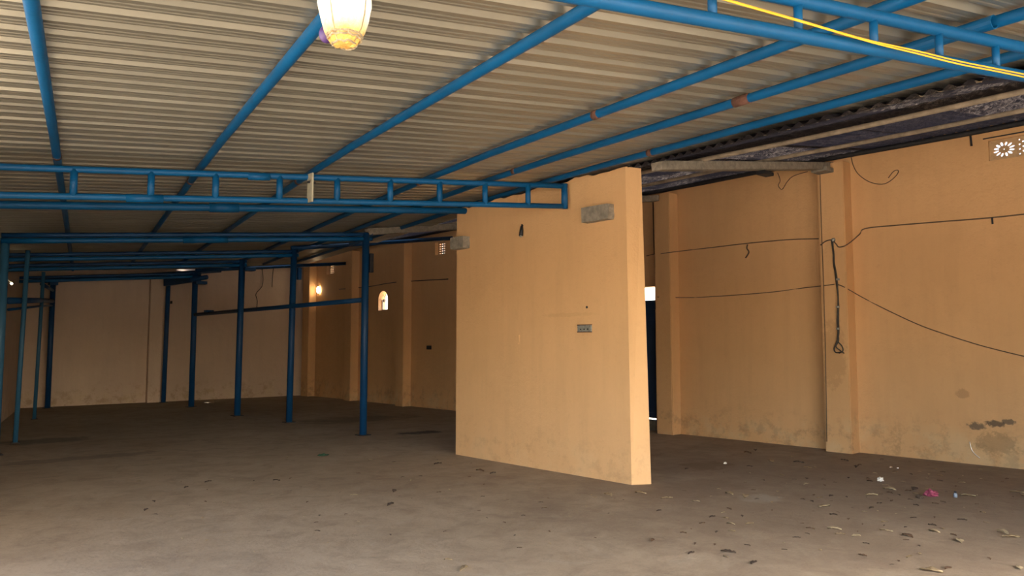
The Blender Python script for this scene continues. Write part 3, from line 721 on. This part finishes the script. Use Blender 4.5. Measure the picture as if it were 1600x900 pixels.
# wires on the far wall
yw = YB-.03
cable([onY(x, y, yw) for x, y in [(409, 417), (411, 435), (409, 448), (400, 459), (402, 470), (401, 484)]], .012, m_cable, 'kinked wire hanging on the back wall, longer of the two')
cable([onY(x, y, yw) for x, y in [(428, 416), (426, 430), (425, 449)]], .012, m_cable, 'short wire hanging on the back wall, shorter of the two')
cable(wp_([(530, 452), (575, 448), (618, 441)]) + wp_([(700, 436)], XS), .012, m_cable, 'thin cable strung along the dark far part of the right wall')
q = onX(671, 543, XW)
bm = bmesh.new(); box(bm, (XW-.03, q.y-.10, q.z-.05), (XW+.0, q.y+.10, q.z+.05)); bevel(bm, .006)
tag(link('switch_box', bm, m_dark, None), 'small dark socket box on the dark far part of right wall', 'switch box')
# yellow cable along the near truss
cols = [(1040, -30), (1135, -1), (1190, 15), (1250, 32), (1310, 50), (1365, 65), (1430, 79), (1500, 96), (1560, 108), (1640, 124)]
PY = (TN[0]-.0, TN[1]-.075)
cable([on_truss(x, y, PY)[1] for x, y in cols], .0042, m_yellow, 'yellow electric cable strung along the near truss, upper strand')
cols = [(1040, -28), (1135, 0.5), (1250, 33.5), (1365, 67), (1430, 83), (1500, 100.5), (1560, 112), (1640, 129)]
cable([on_truss(x, y, (PY[0], PY[1]-.01))[1] for x, y in cols], .0042, m_yellow, 'second yellow cable parting slightly below the first at the right edge')
# a drooping silver strip by the right wall foot
cable([onX(x, y, XW-.02) for x, y in [(1515, 690), (1518, 702), (1523, 709), (1531, 716)]], .006, simple('silver_strip', (.8, .75, .65), .25, .7, .1, 20), 'shiny silver strip curling at the foot of the right wall', 'foil_strip', 'strip')

# fittings on the partition
q0 = onX(903, 508, XP); q1 = onX(925, 518.5, XP)
rt = root('socket_box', (XP, q1.y, q1.z), 'grey rusty metal socket box set into the partition', 'socket box')
bm = bmesh.new(); box(bm, (XP-.012, q1.y, q1.z), (XP+.01, q0.y, q0.z)); bevel(bm, .003); link('plate', bm, m_box, rt, loc=rt.location)
bm = bmesh.new()
for zz in (q0.z, q1.z): tube(bm, [(XP-.014, q1.y-.01, zz), (XP-.014, q0.y, zz)], .006, 6)
tag(link('rim', bm, m_rust, rt, loc=rt.location), 'rusty rim')
for k in range(3):
    bm = bmesh.new(); tube(bm, [(XP-.02, q1.y+(q0.y-q1.y)*(k+1)/4, (q0.z+q1.z)/2-.01), (XP-.005, q1.y+(q0.y-q1.y)*(k+1)/4, (q0.z+q1.z)/2-.01)], .008, 8)
    link('screw', bm, m_dark, rt, loc=rt.location)
rt = root('lamp_holder', onX(815, 356, XP-.02), 'small dark empty lamp holder hooked on the partition', 'lamp holder')
q = onX(815, 354, XP-.02); r_ = onX(814, 368, XP-.05)
bm = bmesh.new(); tube(bm, [q+Vector((.02, 0, .01)), q+Vector((-.02, -.03, .02)), q], .012, 8); link('hook', bm, m_dark, rt, True, loc=rt.location)
bm = bmesh.new(); tube(bm, [q, (q+r_)/2, r_], [.018, .026, .030], 12); link('socket', bm, m_dark, rt, True, loc=rt.location)
bm = bmesh.new(); tube(bm, [r_, r_+Vector((-.005, 0, -.02))], .018, 12); tag(link('contact', bm, m_box, rt, True, loc=rt.location), 'pale contact disc')
q0 = onX(806, 523, XP); q1 = onX(812, 538, XP)
bm = bmesh.new(); box(bm, (XP-.006, q1.y, q1.z), (XP+.004, q0.y, q0.z)); bevel(bm, .002)
rt = tag(link('switch_plate', bm, m_part), 'painted-over switch plate on the left half of the partition', 'switch plate')
for k in range(3):
    bm = bmesh.new(); zz = q1.z+(q0.z-q1.z)*(k+.5)/3; box(bm, (XP-.010, q1.y+.01, zz-.02), (XP-.004, q0.y-.01, zz+.015)); link('switch', bm, m_part, rt)
q = onX(917, 480, XP); bm = bmesh.new(); tube(bm, [(XP-.004, q.y, q.z), (XP+.005, q.y, q.z)], .016, 8); tag(link('wall_plug', bm, m_dark), 'tiny dark plug above the socket box on the partition', 'plug')

# ------------------------------------------------------------------ litter on the floor
def leaf_mesh(name, kind, mat, rnd):
    bm = bmesh.new(); n = 7; Lh = .5; rows = []
    for i in range(n+1):
        t = i/n; w = (.26*math.sin(PI*min(1, t*1.02))**.8 + .012)*(1+.25*rnd.uniform(-1, 1)*kind)
        x = (t-.5); z = .10*math.sin(PI*t)*rnd.uniform(.5, 1.2) + .02
        rows.append([bm.verts.new((x, -w, z+.16*rnd.uniform(.4, 1.1))), bm.verts.new((x, 0, z)), bm.verts.new((x, w, z+.13*rnd.uniform(.2, 1.3)))])
    for a, b in zip(rows, rows[1:]):
        for k in range(2): bm.faces.new((a[k], a[k+1], b[k+1], b[k]))
    zmin = min(w.co.z for w in bm.verts)
    bmesh.ops.translate(bm, verts=bm.verts, vec=(0, 0, -zmin+.004))
    bmesh.ops.solidify(bm, geom=bm.faces[:], thickness=.012)
    me = bpy.data.meshes.new(name); bm.to_mesh(me); bm.free(); me.materials.append(mat)
    for f in me.polygons: f.use_smooth = True
    return me
leafcols = [simple('leaf_brown', (.15, .085, .045), .8, 0, .4, 6), simple('leaf_tan', (.40, .30, .17), .8, 0, .3, 6), simple('leaf_dark', (.095, .065, .045), .85, 0, .4, 6), simple('leaf_pale', (.48, .39, .24), .75, 0, .2, 6)]
rnd = random.Random(21)
LM = [[leaf_mesh('dry_leaf', k, m, rnd) for k in (0, .5, 1)] for m in leafcols]
def leaf(x, y, s, c, lab, group):
    o = bpy.data.objects.new('dry_leaf', rnd.choice(LM[c])); COL.objects.link(o)
    o.location = (x, y, .001); o.rotation_euler = (0, 0, rnd.uniform(0, 6.28)); o.scale = (s*1.15, s*rnd.uniform(.6, 1), s*.8)
    return tag(o, lab, 'leaf', group)
placed = []
LAB = {0: 'small brown dry leaf lying loose on the dusty floor', 1: 'small tan dry leaf lying loose on the dusty floor', 2: 'small blackish dry leaf lying loose on the dusty floor', 3: 'small pale dry leaf lying loose on the dusty floor'}
def where(x): return ' right of the partition' if x > 1018 else (' in front of the partition' if x > 712 else ' left of the partition')
GR = {0: 'brown dry leaves on the floor', 1: 'tan dry leaves on the floor', 2: 'blackish dry leaves on the floor', 3: 'pale dry leaves on the floor'}
spec = [(950, 774, 1, 30), (1001, 771, 1, 26), (1042, 779, 1, 26), (1140, 772, 1, 28), (1165, 776, 1, 30), (1288, 792, 3, 44), (1142, 819, 3, 20), (1171, 819, 1, 20),
    (1304, 827, 3, 26), (1338, 838, 3, 20), (1385, 830, 3, 24), (1418, 838, 0, 26), (1260, 757, 3, 20), (1362, 774, 3, 22), (1500, 846, 3, 30), (1567, 833, 3, 46), (1580, 840, 1, 36), (1455, 893, 1, 44),
    (1593, 888, 3, 24), (1113, 808, 2, 18), (1138, 863, 2, 30), (1178, 880, 2, 26), (1080, 865, 2, 22), (1020, 845, 0, 22), (1460, 831, 3, 24), (1350, 800, 3, 12), (1512, 775, 3, 40), (1600, 775, 3, 40), (1590, 770, 1, 30),
    (1205, 721, 1, 22), (1180, 704, 2, 18), (1168, 708, 0, 26), (1248, 723, 2, 26), (1320, 720, 2, 34), (1238, 714, 1, 14), (1262, 731, 1, 16), (1338, 730, 2, 22), (1222, 743, 1, 18), (1390, 765, 3, 26), (1430, 765, 2, 28),
    (553, 774, 3, 16), (642, 751, 3, 14), (616, 768, 2, 24), (610, 789, 2, 28), (684, 725, 2, 22), (432, 751, 2, 16), (240, 784, 2, 16), (228, 797, 2, 18), (285, 842, 3, 12), (425, 773, 3, 8), (291, 762, 2, 16), (325, 753, 2, 16), (480, 785, 0, 12),
    (610, 836, 2, 10), (695, 831, 2, 10), (450, 715, 3, 12), (579, 719, 3, 12), (592, 713, 3, 10), (362, 749, 3, 10), (700, 875, 1, 18), (725, 890, 1, 40), (750, 736, 0, 24), (770, 740, 2, 20), (560, 815, 3, 8), (496, 830, 2, 14), (216, 638, 2, 10)]
for (x, y, c, wpx) in spec:
    q = onfloor(x, y); d_ = (q-CC).length; s = min(.13, wpx*d_/FPX*.62)
    leaf(q.x, q.y, s, c, LAB[c]+where(x), GR[c]+where(x)); placed.append((q.x, q.y))
cnt = 0
while cnt < 215:
    if rnd.random() < .74: x = rnd.triangular(980, 1600, 1420); y = rnd.triangular(700, 899, 770)
    else: x = rnd.uniform(200, 1000); y = rnd.triangular(700, 870, 760)
    q = onfloor(x, y)
    if q.x > XW-.25 or (q.x > XP-.1 and q.x < XP+.35 and 5.6 < q.y < 9.4): continue
    if any((q.x-a)**2+(q.y-b)**2 < .014 for a, b in placed): continue
    placed.append((q.x, q.y)); c = rnd.choices([0, 1, 2, 3], [4, 3, 5, 1])[0]
    leaf(q.x, q.y, rnd.uniform(.025, .072) if x > 1000 else rnd.uniform(.02, .05), c, LAB[c]+where(x), GR[c]+where(x)); cnt += 1

def scrap(px, py, size, mat, lab, name, cat, hgt=.5, seed=0):
    q = onfloor(px, py); bm = bmesh.new(); bmesh.ops.create_icosphere(bm, subdivisions=3, radius=1)
    for w in bm.verts:
        k = 1+.55*noise.noise(w.co*2.1+Vector((seed, 0, 0)))+.25*noise.noise(w.co*5+Vector((0, seed, 0)))
        w.co = Vector((w.co.x*size*k, w.co.y*size*.7*k, max(-.3, w.co.z)*size*hgt*k))
    zmin = min(w.co.z for w in bm.verts); bmesh.ops.translate(bm, verts=bm.verts, vec=(0, 0, -zmin))
    o = link(name, bm, mat); o.location = (q.x, q.y, .001); return tag(o, lab, cat)
m_pink = simple('pink_plastic', (.34, .07, .13), .45, 0, .4, 30)
m_white = simple('white_paper', (.75, .72, .66), .7, 0, .1, 30)
m_foil2 = simple('silver_foil', (.85, .85, .85), .2, .9, .1, 30)
scrap(1455, 775, .085, m_pink, 'crumpled pink plastic bag on the right bay floor', 'plastic_bag', 'bag', .55, 1)
scrap(1437, 778, .05, leafcols[2], 'dark clump of leaves against the pink plastic bag', 'leaf_clump', 'leaves', .4, 4)
scrap(1376, 752, .040, m_white, 'crumpled white paper ball on the right bay floor', 'paper_scrap', 'paper', .8, 2)
scrap(1392, 731, .022, m_foil2, 'left of two shiny foil scraps near the foot of the right wall', 'foil_scrap', 'foil', .5, 3)
scrap(1402, 732, .020, m_foil2, 'right of two shiny foil scraps near the foot of the right wall', 'foil_scrap', 'foil', .4, 6)
scrap(1133, 725, .024, m_white, 'white scrap on the damp patch beside the partition end', 'paper_scrap', 'paper', .8, 7)
scrap(505, 712, .07, simple('green_scrap', (.03, .09, .05), .6, 0, .3, 20), 'flat dark green scrap on the floor left of the partition', 'plastic_scrap', 'plastic scrap', .3, 8)
# bottle cap
q = onfloor(1493, 777); rt = root('bottle', (q.x, q.y, 0), 'tiny clear bottle with a dark cap right of the pink bag', 'bottle')
bm = bmesh.new(); lathe(bm, [(0, 0), (.018, 0), (.020, .006), (.020, .035), (.012, .048), (0, .048)], Vector((q.x, q.y, 0)), 16); link('body', bm, simple('bluish_plastic', (.22, .26, .32), .2, 0, .1, 5), rt, True, loc=rt.location)
bm = bmesh.new(); lathe(bm, [(0, .048), (.012, .048), (.012, .064), (0, .064)], Vector((q.x, q.y, 0)), 14); link('cap', bm, m_dark, rt, True, loc=rt.location)
